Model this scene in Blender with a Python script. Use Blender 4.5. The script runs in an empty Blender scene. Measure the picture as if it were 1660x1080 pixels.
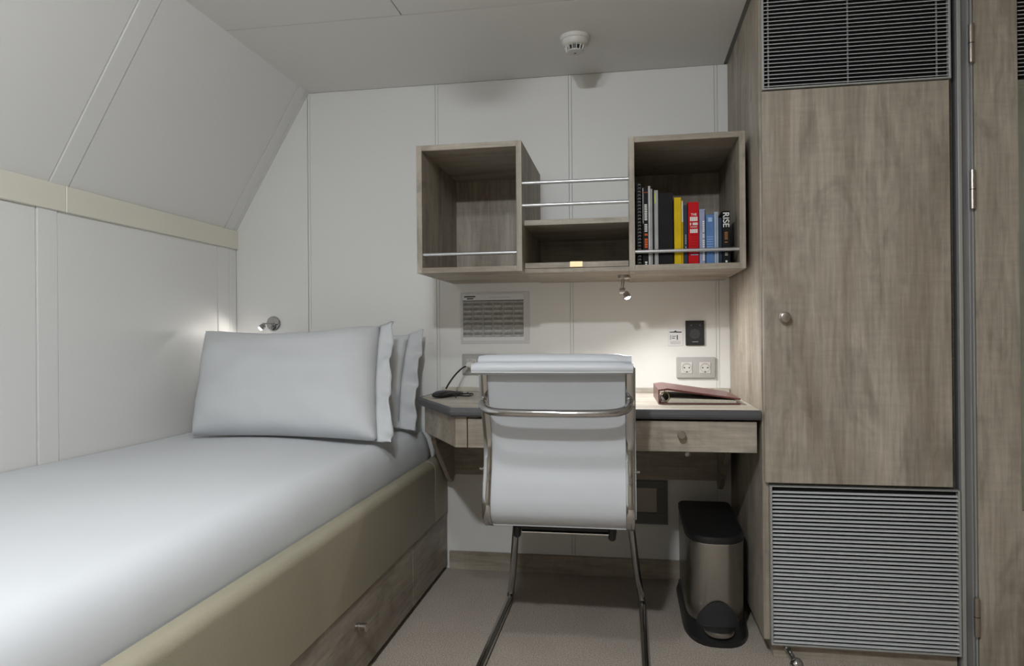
import bpy, bmesh, math, random
from mathutils import Vector, Matrix, noise
random.seed(7)
C = bpy.context.scene.collection
S = bpy.context.scene

# ------------------------------------------------------------------ camera
CAM = dict(x=0.9288, y=-2.8243, z=0.978, yaw=0.1653, pitch=0.0028, roll=-0.0085, f=1119.92)
def cam_axes():
    cy, sy = math.cos(CAM['yaw']), math.sin(CAM['yaw'])
    fwd = Vector((-sy, cy, 0)); right = Vector((cy, sy, 0)); up = Vector((0, 0, 1))
    p, r = CAM['pitch'], CAM['roll']
    f2 = fwd*math.cos(p)+up*math.sin(p); u2 = up*math.cos(p)-fwd*math.sin(p)
    r3 = right*math.cos(r)+u2*math.sin(r); u3 = u2*math.cos(r)-right*math.sin(r)
    return r3, u3, f2
cam_data = bpy.data.cameras.new('camera'); cam = bpy.data.objects.new('camera', cam_data); C.objects.link(cam)
r3, u3, f3 = cam_axes()
M = Matrix((r3, u3, -f3)).transposed().to_4x4(); M.translation = Vector((CAM['x'], CAM['y'], CAM['z']))
cam.matrix_world = M
cam_data.sensor_width = 36.0; cam_data.lens = 36.0*CAM['f']/1660.0; cam_data.clip_start = 0.02
S.camera = cam
# ------------------------------------------------------------------ world, exposure
w = bpy.data.worlds.new('world'); S.world = w; w.use_nodes = True
w.node_tree.nodes['Background'].inputs[0].default_value = (0.6, 0.65, 0.7, 1)
w.node_tree.nodes['Background'].inputs[1].default_value = 0.02
S.view_settings.view_transform = 'Standard'; S.view_settings.look = 'None'
S.view_settings.gamma = 1.0; S.view_settings.use_curve_mapping = False
S.view_settings.exposure = 0.0
LAMP_NEAR = 200.0      # ceiling lamp over the chair side (radiance)
LAMP_FAR = 1020.0       # ceiling lamp behind the camera
DESK_SPOT = 10.0
BED_SPOT = 0.6

# ------------------------------------------------------------------ helpers
def nodes_of(name):
    m = bpy.data.materials.new(name); m.use_nodes = True
    return m, m.node_tree.nodes, m.node_tree.links, m.node_tree.nodes['Principled BSDF']
def mat(name, col, rough=0.5, metal=0.0, spec=0.5, bump=None, var=None, coat=0.0):
    """plain procedural material: colour with a little noise variation and an optional noise bump (scale, strength)"""
    m, n, l, b = nodes_of(name)
    b.inputs['Roughness'].default_value = rough; b.inputs['Metallic'].default_value = metal
    b.inputs['Specular IOR Level'].default_value = spec; b.inputs['Coat Weight'].default_value = coat
    tc = n.new('ShaderNodeTexCoord')
    no = n.new('ShaderNodeTexNoise'); no.inputs['Scale'].default_value = (var or (6, 0))[0]; no.inputs['Detail'].default_value = 4
    l.new(tc.outputs['Object'], no.inputs['Vector'])
    rp = n.new('ShaderNodeValToRGB'); v = (var or (6, 0.03))[1]
    rp.color_ramp.elements[0].position = 0.3; rp.color_ramp.elements[1].position = 0.7
    rp.color_ramp.elements[0].color = [c*(1-v) for c in col]+[1]; rp.color_ramp.elements[1].color = [min(1, c*(1+v)) for c in col]+[1]
    l.new(no.outputs['Fac'], rp.inputs['Fac']); l.new(rp.outputs['Color'], b.inputs['Base Color'])
    if bump:
        nb = n.new('ShaderNodeTexNoise'); nb.inputs['Scale'].default_value = bump[0]; nb.inputs['Detail'].default_value = 3
        l.new(tc.outputs['Object'], nb.inputs['Vector'])
        bp = n.new('ShaderNodeBump'); bp.inputs['Strength'].default_value = bump[1]; bp.inputs['Distance'].default_value = 0.002
        l.new(nb.outputs['Fac'], bp.inputs['Height']); l.new(bp.outputs['Normal'], b.inputs['Normal'])
    return m
def wood(name, axis, tone=1.0, tint=(1, 1, 1)):
    m, n, l, b = nodes_of(name)
    b.inputs['Roughness'].default_value = 0.48; b.inputs['Specular IOR Level'].default_value = 0.35
    tc = n.new('ShaderNodeTexCoord')
    def nz(sl, sa, det, dist=0.0, off=0.0):
        mp = n.new('ShaderNodeMapping'); sc = [sa, sa, sa]; sc[axis] = sl
        mp.inputs['Scale'].default_value = sc; mp.inputs['Location'].default_value = (off, off*1.7, off*0.6)
        l.new(tc.outputs['Object'], mp.inputs['Vector'])
        t = n.new('ShaderNodeTexNoise'); t.inputs['Scale'].default_value = 1; t.inputs['Detail'].default_value = det
        t.inputs['Roughness'].default_value = 0.6; t.inputs['Distortion'].default_value = dist
        l.new(mp.outputs['Vector'], t.inputs['Vector']); return t
    big = nz(1.1, 8, 4, 0.9); fine = nz(6, 100, 5, 0.4, 3.1); cross = nz(60, 9, 3, 0.5, 7.7); blot = nz(2.6, 7, 5, 1.6, 11.0)
    def ramp(src, p0, c0, p1, c1):
        r = n.new('ShaderNodeValToRGB'); e = r.color_ramp.elements
        e[0].position = p0; e[1].position = p1
        e[0].color = [c*tone*t for c, t in zip(c0, tint)]+[1]; e[1].color = [c*tone*t for c, t in zip(c1, tint)]+[1]
        l.new(src.outputs['Fac'], r.inputs['Fac']); return r
    base = ramp(big, 0.3, (0.265, 0.22, 0.172), 0.70, (0.46, 0.415, 0.345))
    def mixm(a, src, p0, p1, lo, hi):
        r = n.new('ShaderNodeMapRange'); r.inputs['From Min'].default_value = p0; r.inputs['From Max'].default_value = p1
        r.inputs['To Min'].default_value = lo; r.inputs['To Max'].default_value = hi
        l.new(src.outputs['Fac'], r.inputs['Value'])
        x = n.new('ShaderNodeMix'); x.data_type = 'RGBA'; x.blend_type = 'MULTIPLY'; x.inputs['Factor'].default_value = 1
        l.new(a, x.inputs['A']); l.new(r.outputs['Result'], x.inputs['B']); return x.outputs['Result']
    c = mixm(base.outputs['Color'], fine, 0.3, 0.7, 0.80, 1.15)
    c = mixm(c, cross, 0.35, 0.7, 0.95, 1.05)
    c = mixm(c, blot, 0.30, 0.48, 0.68, 1.03)
    l.new(c, b.inputs['Base Color'])
    bp = n.new('ShaderNodeBump'); bp.inputs['Strength'].default_value = 0.12; bp.inputs['Distance'].default_value = 0.001
    l.new(fine.outputs['Fac'], bp.inputs['Height']); l.new(bp.outputs['Normal'], b.inputs['Normal'])
    return m
def emit(name, col, strength):
    m, n, l, b = nodes_of(name)
    b.inputs['Emission Color'].default_value = (*col, 1); b.inputs['Emission Strength'].default_value = strength
    b.inputs['Base Color'].default_value = (0.9, 0.9, 0.9, 1)
    return m

MT = {}
MT['wall'] = mat('wall_panel_white', (0.78, 0.775, 0.755), 0.42, bump=(300, 0.03), var=(1.5, 0.012))
MT['joint'] = mat('joint_profile', (0.77, 0.77, 0.755), 0.4, var=(2, 0.02))
MT['gap'] = mat('shadow_joint', (0.30, 0.29, 0.27), 0.8, var=(3, 0.02))
MT['cream'] = mat('cream_trim', (0.76, 0.735, 0.63), 0.4, var=(2, 0.015))
MT['ceil'] = mat('ceiling_panel', (0.80, 0.79, 0.76), 0.45, var=(1.2, 0.012))
MT['woodv'] = wood('oak_vertical', 2); MT['woodh'] = wood('oak_horizontal', 0); MT['woody'] = wood('oak_depth', 1)
MT['skirt'] = wood('oak_skirting', 0, 1.0)
MT['desktop'] = wood('desk_laminate', 0, 1.35, (1, 1.06, 1.12))
MT['edge'] = mat('grey_edge_band', (0.085, 0.085, 0.09), 0.45)
MT['leather'] = mat('cream_leatherette', (0.33, 0.30, 0.22), 0.5, bump=(260, 0.35), var=(5, 0.03))
MT['linen'] = mat('white_linen', (0.63, 0.645, 0.665), 0.85, spec=0.2, bump=(700, 0.05), var=(3, 0.012))
MT['alu'] = mat('satin_aluminium', (0.62, 0.63, 0.65), 0.32, 0.85, var=(8, 0.02))
MT['slat'] = mat('grey_slat_paint', (0.70, 0.72, 0.73), 0.42, 0.1, var=(8, 0.02))
MT['frame'] = mat('grey_door_frame', (0.30, 0.30, 0.31), 0.4, 0.5, var=(4, 0.03))
MT['framel'] = mat('light_grey_profile', (0.46, 0.47, 0.46), 0.4, 0.4, var=(4, 0.03))
MT['chrome'] = mat('chrome', (0.50, 0.50, 0.50), 0.06, 1.0, var=(4, 0.01))
MT['nickel'] = mat('satin_nickel', (0.50, 0.46, 0.42), 0.28, 1.0, var=(30, 0.04))
MT['steel'] = mat('brushed_steel', (0.40, 0.395, 0.37), 0.26, 1.0, bump=(200, 0.05), var=(30, 0.03))
MT['black'] = mat('black_plastic', (0.012, 0.012, 0.013), 0.4, var=(8, 0.05))
MT['blackm'] = mat('black_matte', (0.02, 0.02, 0.022), 0.7, var=(8, 0.05))
MT['void'] = mat('louver_void', (0.008, 0.008, 0.008), 0.9)
MT['vinyl'] = mat('white_vinyl', (0.53, 0.545, 0.57), 0.45, spec=0.45, bump=(400, 0.04), var=(3, 0.01))
MT['plastic'] = mat('white_plastic', (0.66, 0.65, 0.61), 0.4, var=(5, 0.01))
MT['socket'] = mat('grey_socket', (0.42, 0.41, 0.40), 0.4, var=(6, 0.02))
MT['socket2'] = mat('pale_socket_insert', (0.60, 0.59, 0.57), 0.35, var=(6, 0.02))
MT['paper'] = mat('white_paper', (0.72, 0.72, 0.73), 0.5, var=(6, 0.01))
MT['film'] = mat('laminate_margin', (0.64, 0.63, 0.63), 0.25, var=(6, 0.01))
MT['ink'] = mat('print_grey', (0.22, 0.21, 0.19), 0.6, var=(60, 0.2))
MT['ink2'] = mat('print_light', (0.36, 0.355, 0.335), 0.6, var=(60, 0.2))
MT['inkd'] = mat('print_dark', (0.06, 0.06, 0.06), 0.6)
MT['burg'] = mat('burgundy_leatherette', (0.125, 0.035, 0.032), 0.33, bump=(300, 0.15), var=(9, 0.12))
MT['page'] = mat('page_edges', (0.62, 0.58, 0.48), 0.8, var=(120, 0.08))
MT['brass'] = mat('brass', (0.62, 0.50, 0.30), 0.35, 1.0)
MT['mirror'] = mat('mirror_glass', (0.55, 0.62, 0.58), 0.06, 1.0)
MT['ventc'] = mat('beige_vent_cover', (0.45, 0.41, 0.35), 0.6)
MT['ventf'] = mat('dark_grey_vent_frame', (0.13, 0.13, 0.13), 0.5)
MT['screen'] = mat('dark_display', (0.03, 0.03, 0.032), 0.25)
MT['plinth'] = wood('dark_plinth', 0, 0.4)
def carpet():
    m, n, l, b = nodes_of('carpet')
    b.inputs['Roughness'].default_value = 0.95; b.inputs['Specular IOR Level'].default_value = 0.1
    tc = n.new('ShaderNodeTexCoord')
    a = n.new('ShaderNodeTexNoise'); a.inputs['Scale'].default_value = 260; a.inputs['Detail'].default_value = 2
    c = n.new('ShaderNodeTexNoise'); c.inputs['Scale'].default_value = 5; c.inputs['Detail'].default_value = 3
    l.new(tc.outputs['Object'], a.inputs['Vector']); l.new(tc.outputs['Object'], c.inputs['Vector'])
    r = n.new('ShaderNodeValToRGB'); r.color_ramp.elements[0].position = 0.3; r.color_ramp.elements[1].position = 0.72
    r.color_ramp.elements[0].color = (0.25, 0.215, 0.18, 1); r.color_ramp.elements[1].color = (0.62, 0.545, 0.47, 1)
    l.new(a.outputs['Fac'], r.inputs['Fac'])
    mr = n.new('ShaderNodeMapRange'); mr.inputs['From Min'].default_value = 0.3; mr.inputs['From Max'].default_value = 0.7
    mr.inputs['To Min'].default_value = 0.94; mr.inputs['To Max'].default_value = 1.05; l.new(c.outputs['Fac'], mr.inputs['Value'])
    x = n.new('ShaderNodeMix'); x.data_type = 'RGBA'; x.blend_type = 'MULTIPLY'; x.inputs['Factor'].default_value = 1
    l.new(r.outputs['Color'], x.inputs['A']); l.new(mr.outputs['Result'], x.inputs['B']); l.new(x.outputs['Result'], b.inputs['Base Color'])
    bp = n.new('ShaderNodeBump'); bp.inputs['Strength'].default_value = 0.6; bp.inputs['Distance'].default_value = 0.004
    l.new(a.outputs['Fac'], bp.inputs['Height']); l.new(bp.outputs['Normal'], b.inputs['Normal'])
    return m
MT['carpet'] = carpet()

ORG = {}
def worg(o): return ORG[o.name]
def new(): return bmesh.new()
def obj(name, bm, m, parent=None, origin=None, smooth=False):
    """links bm (in room coordinates) as ONE mesh object; its origin is the parent's, or the centre of its base"""
    bmesh.ops.recalc_face_normals(bm, faces=bm.faces[:])
    if parent is not None: org = worg(parent)
    elif origin is not None: org = Vector(origin)
    else:
        xs = [v.co.x for v in bm.verts]; ys = [v.co.y for v in bm.verts]; zs = [v.co.z for v in bm.verts]
        org = Vector(((min(xs)+max(xs))/2, (min(ys)+max(ys))/2, min(zs)))
    for v in bm.verts: v.co -= org
    if smooth is not False:
        lim = math.radians(40 if smooth is True else smooth)
        for f in bm.faces: f.smooth = True
        for e in bm.edges:
            if len(e.link_faces) == 2 and e.calc_face_angle(0) > lim: e.smooth = False
    me = bpy.data.meshes.new(name); bm.to_mesh(me); bm.free()
    o = bpy.data.objects.new(name, me); C.objects.link(o)
    me.materials.append(MT[m] if isinstance(m, str) else m)
    if parent is not None: o.parent = parent
    else: o.location = org
    ORG[o.name] = org
    return o
def tag(o, label, cat, group=None, kind=None):
    o['label'] = label; o['category'] = cat
    if group: o['group'] = group
    if kind: o['kind'] = kind
    return o
def thing(name, label, cat, loc, group=None, kind=None):
    o = bpy.data.objects.new(name, None); C.objects.link(o); o.location = loc; o.empty_display_size = 0.05
    ORG[o.name] = Vector(loc)
    return tag(o, label, cat, group, kind)
def struct(name, bm, m, label, cat):
    return tag(obj(name, bm, m), label, cat, kind='structure')
def box(bm, x0, x1, y0, y1, z0, z1, bev=0.0, seg=1):
    vs = [bm.verts.new((x, y, z)) for x in (x0, x1) for y in (y0, y1) for z in (z0, z1)]
    fs = [bm.faces.new([vs[i] for i in f]) for f in ((0, 1, 3, 2), (4, 6, 7, 5), (0, 4, 5, 1), (2, 3, 7, 6), (0, 2, 6, 4), (1, 5, 7, 3))]
    if bev:
        es = list({e for f in fs for e in f.edges})
        bmesh.ops.bevel(bm, geom=es, offset=bev, segments=seg, profile=0.6, affect='EDGES')
    return bm
def bx(*a, **k): return box(new(), *a, **k)
def prism(bm, poly, axis, lo, hi, bev=0.0, seg=1):
    """poly: 2-D outline in the two other axes (cyclic order kept), pulled along axis"""
    def P(a, b, c): return {'x': (c, a, b), 'y': (a, c, b), 'z': (a, b, c)}[axis]
    A = [bm.verts.new(P(a, b, lo)) for a, b in poly]; B = [bm.verts.new(P(a, b, hi)) for a, b in poly]
    n = len(poly); fs = [bm.faces.new(A), bm.faces.new(B[::-1])]
    for i in range(n): fs.append(bm.faces.new((A[i], A[(i+1) % n], B[(i+1) % n], B[i])))
    if bev:
        es = {e for f in fs[:2] for e in f.edges}
        bmesh.ops.bevel(bm, geom=list(es), offset=bev, segments=seg, profile=0.6, affect='EDGES')
    return bm
def frame_from(d):
    d = d.normalized(); a = Vector((0, 0, 1)) if abs(d.z) < 0.9 else Vector((1, 0, 0))
    u = d.cross(a).normalized(); return u, d.cross(u).normalized()
def lathe(bm, p, d, prof, seg=24):
    """prof: list of (distance along d, radius)"""
    p = Vector(p); d = Vector(d).normalized(); u, v = frame_from(d); rings = []
    for t, r in prof:
        c = p+d*t
        if r < 1e-6: rings.append([bm.verts.new(c)])
        else: rings.append([bm.verts.new(c+(u*math.cos(a)+v*math.sin(a))*r) for a in (2*math.pi*k/seg for k in range(seg))])
    for A, B in zip(rings, rings[1:]):
        for k in range(seg):
            q = [A[k % len(A)], A[(k+1) % len(A)], B[(k+1) % len(B)], B[k % len(B)]]
            q2 = []
            for x in q:
                if x not in q2: q2.append(x)
            if len(q2) > 2: bm.faces.new(q2)
    for R in (rings[0], rings[-1]):
        if len(R) > 2: bm.faces.new(R)
    return bm
def cyl(bm, p0, p1, r, seg=16, bev=0.0):
    d = Vector(p1)-Vector(p0); L = d.length
    prof = [(0, r), (L, r)] if not bev else [(0, r-bev), (bev, r), (L-bev, r), (L, r-bev)]
    return lathe(bm, p0, d, prof, seg)
def catmull(pts, n=8):
    P = [Vector(p) for p in pts]; P = [P[0]*2-P[1]]+P+[P[-1]*2-P[-2]]; out = []
    for i in range(1, len(P)-2):
        for k in range(n):
            t = k/n; a, b, c, d = P[i-1:i+3]
            out.append(0.5*((2*b)+(c-a)*t+(2*a-5*b+4*c-d)*t*t+(3*b-a-3*c+d)*t**3))
    out.append(P[-2]); return out
def tube(bm, pts, r, seg=12, sect=None, ref=None):
    """sweep a circle of radius r, or a closed 2-D section, along pts; ref fixes the section's first axis"""
    pts = [Vector(p) for p in pts]; n = len(pts); rings = []; u = None
    for i, p in enumerate(pts):
        t = (pts[min(i+1, n-1)]-pts[max(i-1, 0)]).normalized()
        if ref is not None: u = (Vector(ref)-t*t.dot(Vector(ref))).normalized()
        elif u is None: u, _ = frame_from(t)
        else: u = (u-t*t.dot(u)).normalized()
        v = t.cross(u)
        if sect: rings.append([bm.verts.new(p+u*a+v*b) for a, b in sect])
        else: rings.append([bm.verts.new(p+(u*math.cos(k*2*math.pi/seg)+v*math.sin(k*2*math.pi/seg))*r) for k in range(seg)])
    for A, B in zip(rings, rings[1:]):
        m = len(A)
        for k in range(m): bm.faces.new((A[k], A[(k+1) % m], B[(k+1) % m], B[k]))
    bm.faces.new(rings[0]); bm.faces.new(rings[-1][::-1])
    return bm
def text_mesh(txt, size):
    cu = bpy.data.curves.new('lettering', 'FONT'); cu.body = txt; cu.size = size; cu.extrude = 0.0004; cu.align_x = 'LEFT'; cu.offset = size*0.012
    o = bpy.data.objects.new('lettering', cu); C.objects.link(o)
    dg = bpy.context.evaluated_depsgraph_get(); me = bpy.data.meshes.new_from_object(o.evaluated_get(dg))
    bm = new(); bm.from_mesh(me); bpy.data.objects.remove(o); bpy.data.curves.remove(cu); bpy.data.meshes.remove(me)
    return bm

# ------------------------------------------------------------------ room measures (metres)
XL, XS, H = -0.7806, -0.433, 2.039          # left wall, top of the sloping wall, ceiling
XW, DW = 1.3268, 0.665                      # wardrobe side, wardrobe front
ZR1, ZR2 = 1.367, 1.448                     # cream rail on the left wall
HD = 0.744                                  # desk height
Y0 = -4.1; XR = 2.62

# floor, ceiling, walls
struct('floor', bx(XL-0.05, XR, Y0, 0.05, -0.05, 0), 'carpet', 'grey brown short pile carpet floor', 'floor')
ceil = struct('ceiling', bx(XS-0.2, XR, Y0, 0.05, H+0.006, H+0.06), 'gap', 'white metal panel ceiling with dark joints', 'ceiling')
for x0, x1, y0, y1 in ((XS-0.03, 1.314, -0.628, 0.0), (XS-0.03, 0.1995, Y0, -0.632), (0.2025, 1.314, Y0, -0.632), (1.318, XR, Y0, -0.69)):
    obj('ceiling_panel', bx(x0, x1, y0, y1, H, H+0.012, bev=0.0015), 'ceil', ceil)
wb = struct('wall_back', bx(XL-0.05, XR, 0.006, 0.06, 0, H+0.05), 'gap', 'white panelled back wall behind bed and desk', 'wall')
seams = (-0.434, 0.1425, 0.706, 1.282)
edges = [XL] + list(seams) + [XW+0.02]
for i in range(5):
    a = edges[i]+(0.0064 if i else 0); b = edges[i+1]-(0.0064 if i < 4 else 0)
    if i == 0:
        prism(bm := new(), [(XL, 0), (b, 0), (b, H), (XS-0.003, H), (XL, ZR2)], 'y', 0, 0.02, bev=0.001)
    else: bm = bx(a, b, 0, 0.02, 0, H, bev=0.001)
    obj('wall_panel', bm, 'wall', wb)
for s in seams: obj('joint_strip', bx(s-0.0055, s+0.0055, 0.0005, 0.02, 0, H, bev=0.001), 'joint', wb)
wl = struct('wall_left', bx(XL-0.06, XL-0.006, Y0, 0.0, 0, ZR2), 'gap', 'white panelled left wall beside the bed', 'wall')
for a, b, pr in ((-0.142, -0.06, 0.002), (-0.975, -0.146, 0), (-1.054, -0.981, 0.004), (-2.6, -1.057, 0), (Y0, -2.603, 0), (-0.057, -0.036, 0.001), (-0.033, 0.0, 0)):
    obj('joint_strip' if b-a < 0.1 else 'wall_panel', bx(XL-0.02, XL+pr, a, b, 0, ZR1+0.02, bev=0.001), 'wall', wl)
# sloping upper wall
sx, sz = XS-XL, H-ZR2; sl = math.hypot(sx, sz); nx, nz_ = sz/sl, -sx/sl      # normal into the room
def slope_slab(y0, y1, o0, o1, bev=0.001):
    p = [(XL-0.004, ZR2-0.006), (XS+0.004, H+0.006)]
    poly = [(p[0][0]+nx*o1, p[0][1]+nz_*o1), (p[1][0]+nx*o1, p[1][1]+nz_*o1), (p[1][0]+nx*o0, p[1][1]+nz_*o0), (p[0][0]+nx*o0, p[0][1]+nz_*o0)]
    return prism(new(), poly, 'y', y0, y1, bev=bev)
ws = struct('wall_slope', slope_slab(Y0, 0, -0.05, -0.006, 0), 'gap', 'white panelled sloping upper wall above the bed', 'wall')
for a, b, pr in ((-0.09, -0.024, 0.001), (-0.933, -0.094, 0), (-1.008, -0.939, 0.004), (-2.6, -1.011, 0), (Y0, -2.603, 0), (-0.021, 0.0, 0.001)):
    obj('joint_strip' if b-a < 0.1 else 'wall_panel', slope_slab(a, b, -0.02, pr), 'wall', ws)
tr = tag(obj('trim_1', bx(XL-0.01, XL+0.011, Y0, -0.955, ZR1, ZR2, bev=0.002), 'cream'), 'cream rail along the left wall under the sloping panels', 'trim', kind='structure')
obj('rail_length', bx(XL-0.01, XL+0.011, -0.953, 0.0, ZR1, ZR2, bev=0.002), 'cream', tr)
struct('wall_right', bx(XR, XR+0.05, Y0, -0.64, 0, H), 'woodv', 'oak panelled wall on the right of the cabin', 'wall')
struct('wall_front', bx(XL-0.05, XR, Y0-0.05, Y0, 0, H), 'woodv', 'oak panelled wall behind the photographer', 'wall')
struct('baseboard_back', bx(0.186, XW-0.001, -0.015, -0.0005, 0, 0.0757, bev=0.0015), 'skirt', 'oak skirting board under the desk', 'baseboard')

# ------------------------------------------------------------------ ceiling lamps (opal domes on the ceiling)
def ceiling_light(x, y, rad, label):
    t = thing('ceiling_light', label, 'light', (x, y, H), 'round ceiling lamps')
    obj('base_ring', lathe(new(), (x, y, H), (0, 0, -1), [(0, 0.085), (0.02, 0.085), (0.024, 0.073)], 32), 'plastic', t, smooth=30)
    prof = [(0.022, 0.0555)]+[(0.024+0.036*math.sin(a), 0.055*math.cos(a)) for a in (k*math.pi/2/6 for k in range(1, 6))]+[(0.060, 0)]
    obj('opal_dome', lathe(new(), (x, y, H), (0, 0, -1), prof, 24), emit('lamp_dome_%d' % int(rad*10), (0.93, 0.97, 1.0), rad), t, smooth=80)
ceiling_light(0.52, -1.85, LAMP_NEAR, 'round opal ceiling lamp between the bed and the wardrobe door')
ceiling_light(0.60, -2.76, LAMP_FAR, 'round opal ceiling lamp behind the photographer')

# ------------------------------------------------------------------ bed
XB = 0.18; YF = -2.32
bed = thing('bed', 'single bed with cream upholstered side and oak drawers below', 'bed', (-0.3, -1.15, 0))
def rail_sect(y0, y1):
    # rounded top upholstered board, section in x-z
    pts = [(XB, 0.2445), (XB, 0.455)]
    for k in range(1, 8):
        a = k/7*math.pi/2; pts.append((XB-0.026+0.026*math.cos(a), 0.455+0.026*math.sin(a)))
    pts += [(XB-0.045, 0.481), (XB-0.05, 0.47), (XB-0.05, 0.2445)]
    return prism(new(), pts, 'y', y0, y1, bev=0.004, seg=2)
for a, b in ((-0.1985, -0.012), (YF, -0.2015)): obj('upholstered_panel', rail_sect(a, b), 'leather', bed, smooth=35)
obj('base_box', bx(XL+0.012, XB-0.05, YF, -0.012, 0.02, 0.42), 'plinth', bed)
for a, b in ((-0.478, -0.012), (-1.68, -0.4815), (YF, -1.6835)):
    d = obj('drawer', bx(XB-0.049, XB-0.004, a, b, 0.021, 0.2405, bev=0.0012), wood('oak_bed_front', 1, 0.85) if 'oak_bed_front' not in bpy.data.materials else bpy.data.materials['oak_bed_front'], bed)
    if b < -0.4 and b > -1:
        obj('knob', lathe(new(), (XB-0.004, -0.995, 0.168), (1, 0, 0), [(0, 0.0095), (0.006, 0.0095), (0.008, 0.012), (0.012, 0.012), (0.013, 0.0108), (0.015, 0.0108), (0.016, 0.012), (0.03, 0.012), (0.032, 0.010)], 20), 'nickel', d, smooth=30)
obj('plinth', bx(XL+0.012, XB-0.055, YF+0.03, -0.03, 0, 0.02), 'black', bed)
# duvet cover: a real cloth surface draped over the mattress, tucked behind the side board
def duvet():
    bm = new(); ny, nxx = 90, 60; top = []
    for j in range(ny+1):
        y = -0.035+(YF+0.02+0.035)*j/ny; row = []
        for i in range(nxx+1):
            s = i/nxx
            # arc-length like parameter over the cross-section
            flat = 0.74
            if s < flat:
                x = XL+0.006+(0.045-(XL+0.006))*(s/flat); z = 0.607+0.012*math.sin(math.pi*min(1, s/flat*1.0))
            else:
                t = (s-flat)/(1-flat)
                a = t*math.pi/2
                R = 0.084; e = 0.72
                x = 0.045+R*math.sin(a)**0.9*1.0; z = 0.482+(0.607-0.482)*max(0, math.cos(a))**e
            # head end: cloth rolls down
            hz = 0.0
            dh = (-0.035-y)
            if dh < 0.07: hz = -(0.07-dh)**2/0.07*0.7
            n1 = noise.noise(Vector((x*3.1, y*2.2, 0.3)))*0.006
            fold = 0
            if s > 0.6:
                k = min(1, (s-0.6)/0.25)
                fold = (noise.noise(Vector((y*4.5+0.8*x, x*2.0, 4.0)))*0.007+noise.noise(Vector((y*11, x*5, 9.0)))*0.002)*k*(1-max(0, (s-0.93)/0.07)) * (1.0 if y > -0.9 else 0.4)
            z += n1*(1 if s < flat else 0.4)+hz; x += fold*(0.8 if s > flat else 0); z += fold*0.5
            if dh < 0.1 and x > -0.05: x -= (0.1-dh)**2*2.2*((x+0.05)/0.19)
            row.append(bm.verts.new((min(x, XB-0.047), y, max(z, 0.4835))))
        top.append(row)
    for j in range(ny):
        for i in range(nxx): bm.faces.new((top[j][i], top[j][i+1], top[j+1][i+1], top[j+1][i]))
    # sides and underside close it round the mattress
    loop = top[0]+[r[-1] for r in top[1:]]+top[-1][-2::-1]+[r[0] for r in top[-2:0:-1]]
    low = [bm.verts.new((v.co.x-(0.006 if v.co.x > 0.1 else 0), v.co.y, 0.4215)) for v in loop]
    for k in range(len(loop)): q = (k+1) % len(loop); bm.faces.new((loop[k], loop[q], low[q], low[k]))
    bm.faces.new(low)
    return bm
dv = obj('made_up_mattress', duvet(), 'linen', smooth=60)
tag(dv, 'mattress made up with a smooth white cover on the single bed', 'mattress')
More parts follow.
